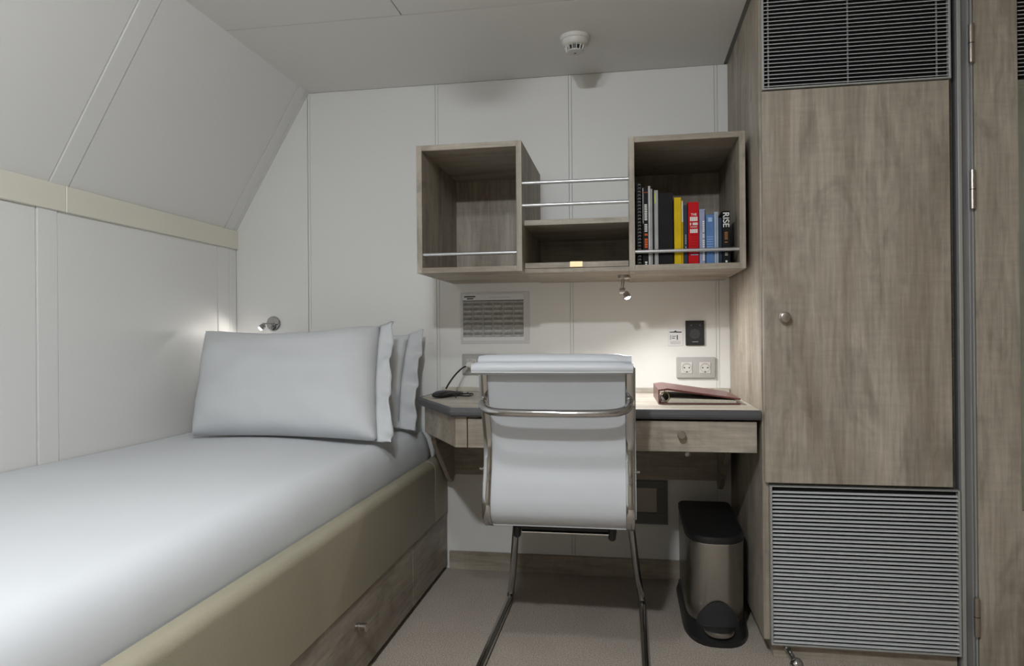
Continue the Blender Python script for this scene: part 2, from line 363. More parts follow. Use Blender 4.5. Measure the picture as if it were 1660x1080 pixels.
# pillows: bilinear patch between four corners, stuffed, with a flat flange on the open ends
def pillow(name, label, BL, BR, TL, TR, t, fl=(0.0, 0.05), seed=0, sag=0.02, group='white pillows'):
    BL, BR, TL, TR = map(Vector, (BL, BR, TL, TR))
    U_ = ((BR-BL)+(TR-TL)).normalized(); V_ = ((TL-BL)+(TR-BR)).normalized(); N = U_.cross(V_).normalized()   # U x V points to viewer/up
    if N.y > 0: N = -N
    base = (BL+BR)/2; th = thing(name, label, 'pillow', base, group)
    nu, nv = 56, 38
    def P(u, v): return BL*(1-u)*(1-v)+BR*u*(1-v)+TL*(1-u)*v+TR*u*v
    def pos(u, v, side):
        a, b = 2*u-1, 2*v-1
        pin_u = 1-0.05*(1-b*b)*0.0; c = P(0.5+(u-0.5)*(1-0.035*(1-abs(b)**2)), 0.5+(v-0.5)*(1-0.05*(1-abs(a)**2)))
        c = c-V_*sag*(1-a*a)*max(0, b)
        f = max(0.0, (1-abs(a)**3.2)*(1-abs(b)**3.0)); h = t*f**0.42
        wr = noise.noise(Vector((u*5+seed, v*4, side*3.0)))*0.015+noise.noise(Vector((u*14+seed, v*9, side*3.0)))*0.003*(abs(a)**2+abs(b)**2)
        edge = min(1, f*4)
        wr += noise.noise(Vector((u*9+seed, v*26+u*6, side*2.0+seed)))*0.006*max(0, a-0.55)/0.45+noise.noise(Vector((u*22+v*8, v*6, seed+2.0)))*0.004*max(0, b-0.6)/0.4
        return c+N*side*(h+wr*edge)
    bm = new(); F = [[None]*(nu+1) for _ in range(nv+1)]; B = [[None]*(nu+1) for _ in range(nv+1)]
    for j in range(nv+1):
        for i in range(nu+1):
            u, v = i/nu, j/nv
            F[j][i] = bm.verts.new(pos(u, v, 1))
            B[j][i] = F[j][i] if i in (0, nu) or j in (0, nv) else bm.verts.new(pos(u, v, -0.55))
    for j in range(nv):
        for i in range(nu):
            bm.faces.new((F[j][i], F[j][i+1], F[j+1][i+1], F[j+1][i])); bm.faces.new((B[j][i], B[j+1][i], B[j+1][i+1], B[j][i+1]))
    obj('pillow_body', bm, 'linen', th, smooth=85)
    for side, wd in ((0, fl[0]), (1, fl[1])):
        if wd <= 0: continue
        bm = new(); R = []
        for j in range(nv+1):
            v = j/nv; row = []
            e = pos(side, v, 1); inner = pos(0.03 if side == 0 else 0.97, v, 1)
            for k in range(7):
                s = k/6
                d = U_*(wd*s)*(1 if side else -1)
                wave = (math.sin(v*19+seed*2.1)*0.017+math.sin(v*41+seed)*0.008+noise.noise(Vector((v*6, s*2, seed+5.0)))*0.014)*s
                q = e+d-N*(-wave) + V_*0.012*s*(2*v-1)
                if k == 0: q = e-N*0.001
                row.append(bm.verts.new(q))
            R.append(row)
        for j in range(nv):
            for k in range(6): bm.faces.new((R[j][k], R[j][k+1], R[j+1][k+1], R[j+1][k]))
        f = obj('flange', bm, 'linen', th, smooth=85)
        so = f.modifiers.new('thickness', 'SOLIDIFY'); so.thickness = 0.004; so.offset = 0
    return th
pillow('pillow', 'white pillow in front, leaning on the other pillow at the bed head', (-0.63, -0.55, 0.622), (0.095, -0.60, 0.622), (-0.735, -0.30, 1.005), (-0.005, -0.29, 1.018), 0.10, fl=(0.0, 0.055), seed=1, sag=0.035)
pillow('pillow', 'white pillow at the back, standing against the wall panels', (-0.63, -0.27, 0.622), (0.06, -0.27, 0.622), (-0.68, -0.075, 0.985), (0.04, -0.075, 0.985), 0.07, fl=(0.0, 0.065), seed=4, sag=0.02)

# ------------------------------------------------------------------ desk
desk = thing('desk', 'oak wall desk with clipped corner and dark grey front edge', 'desk', (0.8, -0.33, 0.38))
poly = [(0.1536, -0.002), (0.1536, -0.300), (0.366, -0.652), (XW-0.002, -0.652), (XW-0.002, -0.002)]
top = obj('worktop', prism(new(), poly, 'z', HD-0.026, HD, bev=0.0015), 'desktop', desk)
# half round grey edge band along the clipped corner and the front
pth = [(0.1536, -0.012, HD-0.014), (0.1536, -0.300, HD-0.014), (0.366, -0.652, HD-0.014), (XW-0.004, -0.652, HD-0.014)]
sect = [(-0.004, -0.0145), (0.003, -0.0145), (0.008, -0.008), (0.009, 0), (0.008, 0.008), (0.003, 0.0145), (-0.004, 0.0145)]
bm = new(); rings = []
offs = [Vector((-1, 0, 0)), Vector((-1, -0.28, 0)), Vector((-0.29, -1, 0)), Vector((0, -1, 0))]
for p, o in zip(pth, offs): rings.append([bm.verts.new(Vector(p)+o*a+Vector((0, 0, b))) for a, b in sect])
for A, B in zip(rings, rings[1:]):
    for k in range(len(A)): bm.faces.new((A[k], A[(k+1) % len(A)], B[(k+1) % len(A)], B[k]))
bm.faces.new(rings[0]); bm.faces.new(rings[-1][::-1])
obj('edge_band', bm, 'edge', top)
tag(obj('trim_3', bx(0.158, XW-0.004, -0.012, -0.0003, HD+0.0004, HD+0.018, bev=0.001), 'desktop'), 'low oak upstand strip on the wall along the back of the desk', 'trim', kind='structure')
ZA0, ZA1 = 0.614, 0.708
obj('corner_apron', prism(new(), [(0.171, -0.302), (0.374, -0.640), (0.374, -0.615), (0.186, -0.297)], 'z', ZA0, 0.717, bev=0.001), 'woodh', desk)
obj('front_filler', bx(0.3745, 0.4135, -0.640, -0.62, ZA0, 0.717, bev=0.001), 'woodh', desk)
for a, b in ((0.417, 0.862), (0.866, 1.313)):
    d = obj('drawer', bx(a, b, -0.642, -0.624, ZA0, ZA1, bev=0.001), 'woodh', desk)
    kx = (a+b)/2
    obj('knob', lathe(new(), (kx, -0.642, 0.668), (0, -1, 0), [(0, 0.009), (0.006, 0.009), (0.008, 0.0125), (0.013, 0.0125), (0.014, 0.0112), (0.016, 0.0112), (0.017, 0.0125), (0.027, 0.0125), (0.029, 0.0105)], 20), 'nickel', d, smooth=30)
    obj('drawer_box', bx(a+0.02, b-0.02, -0.624, -0.16, ZA0+0.01, ZA1-0.004), 'plinth', d)
obj('back_rail', bx(0.215, 1.288, -0.034, -0.0005, 0.402, 0.717, bev=0.001), 'woodh', desk)
screw = obj('lock_ring', lathe(new(), (1.16, -0.034, 0.505), (0, -1, 0), [(0, 0.012), (0.003, 0.012), (0.004, 0.009)], 20), 'nickel', desk, smooth=30)
for x in (0.197, 1.270):
    # knee bracket, outline in y-z
    out = [(-0.002, 0.717), (-0.31, 0.717), (-0.31, 0.585), (-0.285, 0.555), (-0.10, 0.40), (-0.065, 0.377), (-0.036, 0.377), (-0.030, 0.392), (-0.002, 0.402)]
    obj('bracket', prism(new(), out, 'x', x, x+0.018, bev=0.001), 'woody', desk)

# ------------------------------------------------------------------ wall shelf unit
T = 0.019; DS = 0.515
shelf = thing('wall_shelf', 'oak wall shelf unit of two open boxes joined by a lower middle shelf', 'shelf', (0.76, -0.25, 1.186))
def cubby(x0, x1, z0, z1):
    obj('side_board', bx(x0, x0+T, -DS, -0.001, z0, z1, bev=0.0008), 'woodv', shelf)
    obj('side_board', bx(x1-T, x1, -DS, -0.001, z0, z1, bev=0.0008), 'woodv', shelf)
    obj('top_board', bx(x0+T, x1-T, -DS, -0.001, z1-T, z1, bev=0.0008), 'woodh', shelf)
    obj('bottom_board', bx(x0+T, x1-T, -DS, -0.001, z0, z0+T, bev=0.0008), 'woodh', shelf)
    obj('back_board', bx(x0+T, x1-T, -0.02, -0.001, z0+T, z1-T), 'woodv', shelf)
A0, A1, B0, B1 = 0.2118, 0.5807, 0.9377, 1.3072
cubby(A0, A1, 1.194, 1.637); cubby(B0, B1, 1.186, 1.628)
obj('middle_shelf', bx(A1, B0, -0.465, -0.001, 1.355, 1.373, bev=0.0008), 'woodh', shelf)
obj('middle_back', bx(A1, B0, -0.02, -0.001, 1.209, 1.355), 'woodh', shelf)
lb = obj('middle_bottom', bx(A1, B0, -0.465, -0.001, 1.1905, 1.2055, bev=0.0008), 'woodh', shelf)
flap = obj('pull_out_board', bx(A1+0.002, B0-0.002, -0.465, -0.02, 1.2065, 1.2255, bev=0.0008), 'woodh', shelf)
obj('brass_plate', bx(0.737, 0.782, -0.4685, -0.4645, 1.2075, 1.2275, bev=0.001), 'brass', flap)
def rod(xa, xb, z, za=None):
    r = obj('guard_rail', cyl(new(), (xa, -0.503, z), (xb, -0.503, za or z), 0.0062, 16), 'alu', shelf, smooth=40)
rod(A1, B0, 1.493); rod(A1, B0, 1.417); rod(A0+T, A1-T, 1.259); rod(B0+T, B1-T, 1.2495)

# ------------------------------------------------------------------ books in the right box
ZB = 1.186+T
def book(label, x0, x1, h, m, depth=0.2, kind='book', lean=0.0, yf=-0.488, pages=True, cover=0.0022):
    """x0,x1: spine edges; spine faces the room"""
    t = thing('book' if kind == 'book' else kind, label, 'book' if kind == 'book' else kind.split('_')[-1], ((x0+x1)/2, yf+depth/2, ZB), 'books in the right shelf box')
    y1 = yf+depth; w = x1-x0; c = min(cover, w*0.3)
    bm = new()
    box(bm, x0, x1, yf, yf+0.003, ZB, ZB+h, bev=min(0.0012, w*0.2)); box(bm, x0, x0+c, yf+0.003, y1, ZB, ZB+h); box(bm, x1-c, x1, yf+0.003, y1, ZB, ZB+h)
    cv = obj('cover', bm, m, t)
    if pages and w > 2*c+0.0005: obj('pages', bx(x0+c, x1-c, yf+0.003, y1-0.004, ZB+0.003, ZB+h-0.003), 'page', t)
    t.rotation_euler = (0, lean, 0)
    t['_w'] = w; del t['_w']
    return t
def col(name, c, rough=0.4): 
    MT[name] = mat(name, c, max(rough, 0.6), spec=0.12, var=(20, 0.08)); return name
col('spine_black', (0.012, 0.012, 0.013), 0.45); col('spine_white', (0.50, 0.50, 0.50)); col('spine_grey', (0.36, 0.36, 0.35)); col('spine_yellow', (0.62, 0.43, 0.01))
col('spine_yellow2', (0.55, 0.36, 0.01)); col('spine_navy', (0.03, 0.045, 0.07)); col('spine_red', (0.50, 0.008, 0.012)); col('spine_lavender', (0.29, 0.31, 0.45)); col('spine_blue', (0.10, 0.20, 0.42))
col('spine_pale', (0.38, 0.44, 0.54)); col('print_white', (0.75, 0.75, 0.72)); col('print_orange', (0.55, 0.10, 0.02)); col('print_brown', (0.30, 0.14, 0.05)); col('print_darkred', (0.22, 0.01, 0.01)); col('print_paleblue', (0.35, 0.48, 0.68)); col('print_lime', (0.5, 0.55, 0.15))
def marks(t, name, rects, m, yf=-0.488):
    bm = new()
    for x0, x1, z0, z1 in rects: box(bm, x0, x1, yf-0.0006, yf+0.0005, z0, z1)
    obj(name, bm, m, t)
def glyph_row(x0, x1, z0, z1, n, rnd, vertical=True, gap=0.35):
    """blocks standing for small unreadable lettering"""
    out = []; L = (z1-z0) if vertical else (x1-x0); s = L/n
    for k in range(n):
        if rnd.random() < 0.12: continue
        a = k*s; b = a+s*(1-gap)
        out.append((x0, x1, z0+a, z0+b) if vertical else (x0+a, x0+b, z0, z1))
    return out
rn = random.Random(3)
b1 = book('black spiral bound notebook at the left end of the books', 0.9610, 0.9790, 0.278, 'spine_black', kind='notebook', yf=-0.480)
bm = new()
for k in range(24):
    z = ZB+0.008+k*0.0113
    tube(bm, [(0.9725+0.0045*math.cos(a), -0.4835-0.0055*math.sin(a)*1.0, z+0.0018*math.sin(a)) for a in (j*2*math.pi/8 for j in range(9))], 0.0013, 5)
obj('spiral_binding', bm, 'spine_grey', b1)
b2 = book('black book with orange and white spine lettering beside the spiral notebook', 0.9815, 1.0005, 0.262, 'spine_black')
marks(b2, 'orange_line', [(0.9815, 1.0005, ZB+0.242, ZB+0.2435)], 'print_orange')
marks(b2, 'white_title', glyph_row(0.9885, 0.9975, ZB+0.112, ZB+0.205, 17, rn), 'print_white')
marks(b2, 'orange_title', glyph_row(0.9885, 0.9985, ZB+0.058, ZB+0.107, 6, rn, gap=0.15), 'print_orange')
marks(b2, 'publisher_mark', [(0.989, 0.997, ZB+0.008, ZB+0.013), (0.990, 0.996, ZB+0.002, ZB+0.006)], 'print_white')
marks(b2, 'white_edge', [(0.9835, 0.9850, ZB+0.14, ZB+0.258)], 'print_white')
book('tall thin white booklet right of the orange lettered book', 1.0012, 1.0085, 0.264, 'spine_white', pages=False)
book('thin pale grey booklet between white booklet and dark booklet', 1.0092, 1.0148, 0.254, 'spine_grey', pages=False)
book('very thin dark booklet among the pale booklets', 1.0156, 1.0200, 0.246, 'spine_black', pages=False)
b6 = book('grey white booklet with a yellow green mark touching the black binder', 1.0208, 1.0335, 0.249, 'spine_grey', pages=True)
marks(b6, 'lime_mark', [(1.0215, 1.0255, ZB+0.205, ZB+0.240)], 'print_lime')
book('thick plain black binder in the middle of the books', 1.0345, 1.0810, 0.2405, 'spine_black', kind='binder', depth=0.24)
b8 = book('yellow book standing right of the black binder', 1.0850, 1.1075, 0.222, 'spine_yellow')
marks(b8, 'spine_line', [(1.0955, 1.0962, ZB+0.005, ZB+0.215)], 'spine_yellow2')
b9 = book('slim yellow booklet with cream top half beside the yellow book', 1.1082, 1.1138, 0.212, 'spine_yellow2', pages=False)
marks(b9, 'cream_top', [(1.1086, 1.1134, ZB+0.14, ZB+0.208)], 'page')
b10 = book('dark navy book squeezed between yellow booklet and red book', 1.1145, 1.1275, 0.196, 'spine_navy')
marks(b10, 'pale_title', glyph_row(1.1195, 1.1235, ZB+0.05, ZB+0.10, 9, rn), 'spine_grey')
b11 = book('bright red book with white spine lettering', 1.1295, 1.1635, 0.205, 'spine_red', cover=0.003)
tb = text_mesh('THE', 0.0105)
for v in tb.verts: v.co = Vector((1.1385+v.co.x*0.95, -0.4890-v.co.z, ZB+0.160+v.co.y))
obj('title_word', tb, 'print_white', b11)
marks(b11, 'white_title', glyph_row(1.1355, 1.1605, ZB+0.142, ZB+0.156, 4, rn, False, 0.16)+glyph_row(1.1355, 1.1605, ZB+0.1285, ZB+0.137, 6, rn, False, 0.16)+glyph_row(1.1365, 1.159, ZB+0.121, ZB+0.1245, 8, rn, False)+glyph_row(1.1355, 1.1605, ZB+0.103, ZB+0.116, 4, rn, False, 0.16), 'print_white')
marks(b11, 'dark_lines', [(1.1380, 1.1590, ZB+0.095-k*0.0085, ZB+0.0965-k*0.0085) for k in range(6)], 'print_darkred')
marks(b11, 'publisher_band', [(1.1370, 1.1610, ZB+0.0295, ZB+0.0335)], 'spine_lavender')
b12 = book('lavender book with white spine lettering right of the red book', 1.1655, 1.1850, 0.181, 'spine_lavender', lean=0.0)
marks(b12, 'white_title', glyph_row(1.1755, 1.1815, ZB+0.012, ZB+0.150, 22, rn), 'print_white')
marks(b12, 'navy_side', [(1.1822, 1.1848, ZB+0.002, ZB+0.178)], 'spine_navy')
b13 = book('mid blue paperback with fine pale spine lines', 1.1862, 1.2115, 0.162, 'spine_blue')
marks(b13, 'pale_lines', [(1.1885, 1.2095, ZB+0.088-k*0.008, ZB+0.0895-k*0.008) for k in range(6)], 'print_paleblue')
marks(b13, 'pale_patch', [(1.1930, 1.2060, ZB+0.138, ZB+0.152)], 'print_paleblue')
b14 = book('thin pale blue booklet right of the blue paperback', 1.2125, 1.2255, 0.170, 'spine_pale', cover=0.0028)
marks(b14, 'dark_line', [(1.2185, 1.2195, ZB+0.004, ZB+0.165)], 'spine_navy')
book('slim dark book left of the black book lettered RISE', 1.2268, 1.2365, 0.150, 'spine_navy')
b15 = book('black book with white letters RISE at the right end of the row', 1.2380, 1.2620, 0.172, 'spine_black', cover=0.003)
tb = text_mesh('RISE', 0.0275)
for v in tb.verts: v.co = Vector((1.2405+v.co.y, -0.4890-v.co.z, ZB+0.168-v.co.x*1.0))
obj('title_word', tb, 'print_white', b15)
marks(b15, 'brown_subtitle', glyph_row(1.2445, 1.2545, ZB+0.068, ZB+0.105, 7, rn), 'print_brown')
marks(b15, 'grey_author', glyph_row(1.2455, 1.2545, ZB+0.026, ZB+0.055, 5, rn), 'spine_grey')
marks(b15, 'publisher_mark', [(1.2470, 1.2530, ZB+0.004, ZB+0.010)], 'print_white')

# ------------------------------------------------------------------ wardrobe
wd = thing('wardrobe', 'tall oak wardrobe with slatted metal panels above and below its door', 'wardrobe', (1.6, -0.33, 0))
obj('side_panel', bx(XW, XW+0.018, -0.645, -0.001, 0.055, H+0.0, bev=0.0008), 'woodv', wd)
obj('carcass', bx(XW+0.019, 1.862, -0.640, -0.02, 0.055, H), 'plinth', wd)
obj('plinth', bx(XW+0.028, 1.862, -0.640, -0.02, 0, 0.054), 'skirt', wd)
door = obj('door', bx(1.3314, 1.8457, -DW, -0.647, 0.5305, 1.6997, bev=0.0012), 'woodv', wd)
kb = obj('lock_knob', lathe(new(), (1.3885, -DW, 1.0235), (0, -1, 0), [(0, 0.010), (0.005, 0.010), (0.006, 0.016), (0.011, 0.016), (0.012, 0.0145), (0.014, 0.0145), (0.015, 0.016), (0.019, 0.016), (0.020, 0.0145), (0.022, 0.0145), (0.028, 0.0135), (0.029, 0.011)], 24), 'nickel', door, smooth=30)
obj('keyhole', bx(1.3877, 1.3895, -DW-0.0298, -DW-0.028, 1.0175, 1.0285), 'black', kb) if False else None
def louver(name, x0, x1, z0, z1, pitch, yb, ties):
    o = obj(name, bx(x0+0.004, x1-0.004, yb+0.012, yb+0.016, z0+0.003, z1-0.003), 'void', wd)
    bm = new()
    box(bm, x0, x0+0.006, yb-0.004, yb+0.016, z0, z1, bev=0.001); box(bm, x1-0.006, x1, yb-0.004, yb+0.016, z0, z1, bev=0.001)
    box(bm, x0, x1, yb-0.004, yb+0.016, z0-0.003, z0+0.002, bev=0.0008); box(bm, x0, x1, yb-0.004, yb+0.016, z1-0.002, z1+0.001, bev=0.0006)
    obj('louver_frame', bm, 'framel', o)
    n = int((z1-z0-0.004)/pitch); first = None
    for k in range(n):
        z = z0+0.006+k*pitch
        if first is None:
            bm = new()      # one slat: thin strip sloping down to the room
            prism(bm, [(-0.002, 0.0), (0.008, 0.0026), (0.008, 0.0041), (-0.002, 0.0016)], 'x', x0+0.006, x1-0.006)
            for v in bm.verts: v.co = Vector((v.co.x, yb+v.co.y, z+v.co.z))
            s = obj('slat', bm, 'slat', o); first = (s, z)
        else:
            s = first[0].copy(); C.objects.link(s); s.parent = o; s.location = (0, 0, z-first[1])
    if ties:
        for x in ties: obj('tie_bar', bx(x-0.002, x+0.002, yb+0.004, yb+0.008, z0, z1), 'frame', o)
louver('upper_louver', 1.3325, 1.850, 1.706, 2.032, 0.0114, -DW, (1.352, 1.575, 1.815))
louver('lower_louver', 1.3441, 1.863, 0.051, 0.521, 0.0117, -DW, None)

# door frame profile and the hinged door on the right
fr = tag(obj('trim_2', bx(1.866, 1.9085, -0.652, -0.60, 0, H-0.001), 'frame'), 'grey metal door frame post between the wardrobe and the hinged door', 'trim', kind='structure')
obj('front_lip', bx(1.866, 1.876, -0.668, -0.652, 0, H-0.001, bev=0.001), 'framel', fr)
obj('bead', bx(1.8985, 1.9005, -0.657, -0.652, 0, H-0.001), 'framel', fr)
obj('seal', bx(1.9045, 1.9085, -0.660, -0.652, 0, H-0.001), 'framel', fr)
dr = thing('door_1', 'oak faced hinged door with slatted vent and mirror at the right edge', 'door', (2.26, -0.64, 0), kind='structure')
X0, X1 = 1.911, 2.60
obj('left_stile', bx(X0, 2.0235, DW*-1, -0.625, 0.012, 2.03, bev=0.001), 'woodv', dr)
obj('right_stile', bx(2.50, X1, -DW, -0.625, 0.012, 2.03, bev=0.001), 'woodv', dr)
obj('bottom_rail', bx(2.0235, 2.50, -DW, -0.625, 0.012, 0.468, bev=0.001), 'woodv', dr)
mr_ = obj('mirror', bx(2.0255, 2.498, -0.655, -0.63, 0.470, 1.690), 'mirror', dr)
lv = obj('vent_back', bx(2.025, 2.498, -0.645, -0.63, 1.692, 2.03), 'void', dr)
s0 = None
for k in range(28):
    z = 1.70+k*0.0114
    if s0 is None:
        bm = prism(new(), [(-0.002, 0.0), (0.008, 0.0026), (0.008, 0.0041), (-0.002, 0.0016)], 'x', 2.026, 2.497)
        for v in bm.verts: v.co = Vector((v.co.x, -0.662+v.co.y, z+v.co.z))
        s0 = obj('slat', bm, 'slat', lv); zz = z
    else:
        s = s0.copy(); C.objects.link(s); s.parent = lv; s.location = (0, 0, z-zz)
for z0, z1 in ((1.742, 1.853), (1.325, 1.437), (0.111, 0.220)):
    h = obj('hinge', cyl(new(), (1.9015, -0.671, z0), (1.9015, -0.671, z1), 0.0075, 16, bev=0.001), 'nickel', dr, smooth=40)
    obj('hinge_ring', cyl(new(), (1.9015, -0.671, (z0+z1)/2-0.001), (1.9015, -0.671, (z0+z1)/2+0.001), 0.0079, 16), 'black', h, smooth=40)

# ------------------------------------------------------------------ chair
ch = thing('office_chair', 'white padded cantilever chair with chrome frame facing the desk', 'chair', (0.735, -0.62, 0))
XA, XZ = 0.512, 0.946       # outer faces of the side frames
# side profile y,z from the top roll down and forward under the seat
prof = [(-0.912, 0.888), (-0.903, 0.855), (-0.882, 0.785), (-0.856, 0.715), (-0.842, 0.665), (-0.845, 0.60), (-0.863, 0.54), (-0.874, 0.49), (-0.866, 0.452), (-0.83, 0.424), (-0.76, 0.424), (-0.62, 0.438), (-0.47, 0.452), (-0.41, 0.445)]
sp = catmull([(0, y, z) for y, z in prof], 6)
W2 = 0.0125; sect = [(-W2, -0.004), (-W2+0.002, -0.006), (W2-0.002, -0.006), (W2, -0.004), (W2, 0.004), (W2-0.002, 0.006), (-W2+0.002, 0.006), (-W2, 0.004)]
for xc in (XA+W2, XZ-W2):
    f = obj('side_frame', tube(new(), [Vector((xc, p.y, p.z)) for p in sp], 0, sect=sect, ref=(1, 0, 0)), 'chrome', ch, smooth=50)
    sgn = -1 if xc < 0.7 else 1
    obj('bolt', lathe(new(), (xc+sgn*W2, -0.838, 0.586), (sgn, 0, 0), [(0, 0.005), (0.005, 0.005), (0.006, 0.0035), (0.013, 0.0035), (0.015, 0.002)], 12), 'chrome', f, smooth=30)
    obj('bar_bolt', lathe(new(), (xc, -0.892, 0.795), (0, 0, 1), [(0, 0.008), (0.008, 0.008), (0.012, 0.005)], 12), 'chrome', f, smooth=30)
# backrest sling between the frames
def sheet(off, xa, xb, i0, i1, th, nseg=10, puff=0.0):
    bm = new(); A = []; n = len(sp)
    for i in range(i0, i1+1):
        p = sp[i]; t = (sp[min(i+1, n-1)]-sp[max(i-1, 0)]).normalized(); nrm = Vector((0, -t.z, t.y))    # faces the sitter
        ra, rb = [], []
        for k in range(nseg+1):
            x = xa+(xb-xa)*k/nseg; b = puff*(1-abs(2*k/nseg-1)**4)
            ra.append(bm.verts.new(Vector((x, p.y, p.z))+nrm*off)); rb.append(bm.verts.new(Vector((x, p.y, p.z))+nrm*(off+th+b)))
        A.append((ra, rb))
    for (a, b), (c, d) in zip(A, A[1:]):
        for k in range(nseg):
            bm.faces.new((a[k], a[k+1], c[k+1], c[k])); bm.faces.new((b[k], d[k], d[k+1], b[k+1]))
        bm.faces.new((a[0], c[0], d[0], b[0])); bm.faces.new((a[-1], b[-1], d[-1], c[-1]))
    for a, b in (A[0], A[-1]):
        for k in range(nseg): bm.faces.new((a[k], b[k], b[k+1], a[k+1]))
    return bm
N_ = len(sp)
obj('backrest', sheet(0.0, XA+0.021, XZ-0.021, 0, 6*9, 0.007), 'vinyl', ch, smooth=50)
pad = obj('back_pad', sheet(0.009, XA+0.004, XZ+0.004, 1, 6*8, 0.022, 14, 0.012), 'vinyl', ch, smooth=60)
obj('seat', sheet(-0.004, XA+0.021, XZ-0.021, 6*9-1, N_-1, 0.010), 'vinyl', ch, smooth=50)
sd = new()
box(sd, XA+0.012, XZ-0.012, -0.80, -0.41, 0.447, 0.482, bev=0.012, seg=3)
obj('seat_pad', sd, 'vinyl', ch, smooth=60)
# rolled top: sling roll behind and pad roll in front
def roll(p, r, ry, xa, xb, ln, name):
    bm = new(); seg = 20; rings = []
    for k in range(25):
        s = k/24; x = xa+(xb-xa)*s; e = min(s, 1-s)*24
        q = 1 if e >= 2 else (0.80, 0.96)[int(e)] if e < 2 else 1
        wv = 1+0.02*math.sin(s*9+p[0]*30)
        rings.append([bm.verts.new((x, p[0]+ry*q*wv*math.cos(a), p[1]+r*q*math.sin(a)+0.0015*math.sin(s*math.pi))) for a in (j*2*math.pi/seg for j in range(seg))])
    for A, B in zip(rings, rings[1:]):
        for j in range(seg): bm.faces.new((A[j], A[(j+1) % seg], B[(j+1) % seg], B[j]))
    bm.faces.new(rings[0]); bm.faces.new(rings[-1][::-1])
    return obj(name, bm, 'vinyl', ch, smooth=60)
rl = roll((-0.922, 0.884), 0.0185, 0.023, 0.497, 0.944, 0, 'top_roll')
roll((-0.874, 0.902), 0.020, 0.028, 0.508, 0.940, 0, 'pad_roll')
tube(bm := new(), [(0.4985, -0.944, 0.875), (0.60, -0.9455, 0.8745), (0.80, -0.9455, 0.8745), (0.942, -0.944, 0.875)], 0.0012, 6)
obj('seam', bm, 'joint', rl)
# bowed chrome bar across the back
bar = catmull([(XA+0.010, -0.893, 0.790), (XA+0.012, -0.915, 0.782), (XA+0.030, -0.938, 0.771), (XA+0.065, -0.950, 0.765), (0.66, -0.953, 0.763), (0.80, -0.953, 0.763), (XZ-0.065, -0.950, 0.765), (XZ-0.030, -0.938, 0.771), (XZ-0.012, -0.915, 0.782), (XZ-0.010, -0.893, 0.790)], 6)
obj('back_bar', tube(new(), bar, 0.0115, 16), 'chrome', ch, smooth=60)
# under seat carrier
obj('carrier', bx(0.60, 0.90, -0.80, -0.44, 0.412, 0.424, bev=0.002), 'black', ch)
cr = obj('cross_bar', cyl(new(), (0.595, -0.785, 0.404), (0.893, -0.785, 0.404), 0.009, 16), 'black', ch, smooth=40)
obj('chrome_strip', bx(0.615, 0.885, -0.797, -0.780, 0.392, 0.3955), 'chrome', cr)
for x in (0.600, 0.880):
    obj('rubber_stop', lathe(new(), (x, -0.79, 0.413), (0, 0, -1), [(0, 0.011), (0.018, 0.012), (0.032, 0.011), (0.037, 0.007)], 16), 'black', ch, smooth=40)
for s, xf in ((-1, 0.497), (1, 0.973)):
    xt = xf-s*0.052
    path = catmull([(xt, -0.44, 0.415), (xt+s*0.004, -0.42, 0.395), (xf-s*0.034, -0.392, 0.285), (xf-s*0.016, -0.352, 0.125), (xf-s*0.003, -0.322, 0.045), (xf, -0.335, 0.018), (xf, -0.375, 0.0128)], 7)
    path += [Vector((xf, y, 0.0128)) for y in (-0.5, -0.7, -0.95)]
    leg = obj('sled_leg', tube(new(), path, 0.0125, 16), 'chrome', ch, smooth=60)

# ------------------------------------------------------------------ pedal bin
bn = thing('pedal_bin', 'slim steel pedal bin with black lid beside the wardrobe', 'bin', (1.207, -0.35, 0))
def plan(xa, xb, yb, ys, yf, n=16, rc=0.02):
    xc = (xa+xb)/2; hw = (xb-xa)/2; pts = []
    pts += [(xb, ys)] if False else []
    for k in range(n+1):
        a = math.pi*k/n; ca, sa = math.cos(a), math.sin(a)
        pts.append((xc+hw*math.copysign(abs(ca)**0.75, ca), ys-(ys-yf)*sa**0.9))
    for k in range(5):
        a = math.pi/2*k/4; pts.append((xa+rc-rc*math.cos(a), yb-rc+rc*math.sin(a)))
    for k in range(5):
        a = math.pi/2*k/4; pts.append((xb-rc+rc*math.sin(a), yb-rc+rc*math.cos(a)))
    return pts
def loft(bm, layers):
    R = [[bm.verts.new((x, y, zf(x, y) if callable(zf) else zf)) for x, y in pl] for pl, zf in layers]
    for A, B in zip(R, R[1:]):
        for k in range(len(A)): bm.faces.new((A[k], A[(k+1) % len(A)], B[(k+1) % len(A)], B[k]))
    bm.faces.new(R[0]); bm.faces.new(R[-1][::-1]); return bm
lidz = lambda x, y: 0.322+0.05*(y+0.55)
obj('body', loft(new(), [(plan(1.116, 1.299, -0.125, -0.43, -0.535), 0.035), (plan(1.114, 1.301, -0.125, -0.43, -0.54), lambda x, y: lidz(x, y)-0.022)]), 'steel', bn, smooth=40)
obj('rim', loft(new(), [(plan(1.112, 1.303, -0.122, -0.43, -0.5415), lambda x, y: lidz(x, y)-0.0225), (plan(1.112, 1.303, -0.122, -0.43, -0.5415), lambda x, y: lidz(x, y)-0.0195)]), 'chrome', bn, smooth=40)
obj('lid', loft(new(), [(plan(1.113, 1.302, -0.122, -0.43, -0.540), lambda x, y: lidz(x, y)-0.019), (plan(1.113, 1.302, -0.122, -0.43, -0.540), lambda x, y: lidz(x, y)-0.006), (plan(1.118, 1.297, -0.127, -0.43, -0.534), lambda x, y: lidz(x, y))]), 'black', bn, smooth=40)
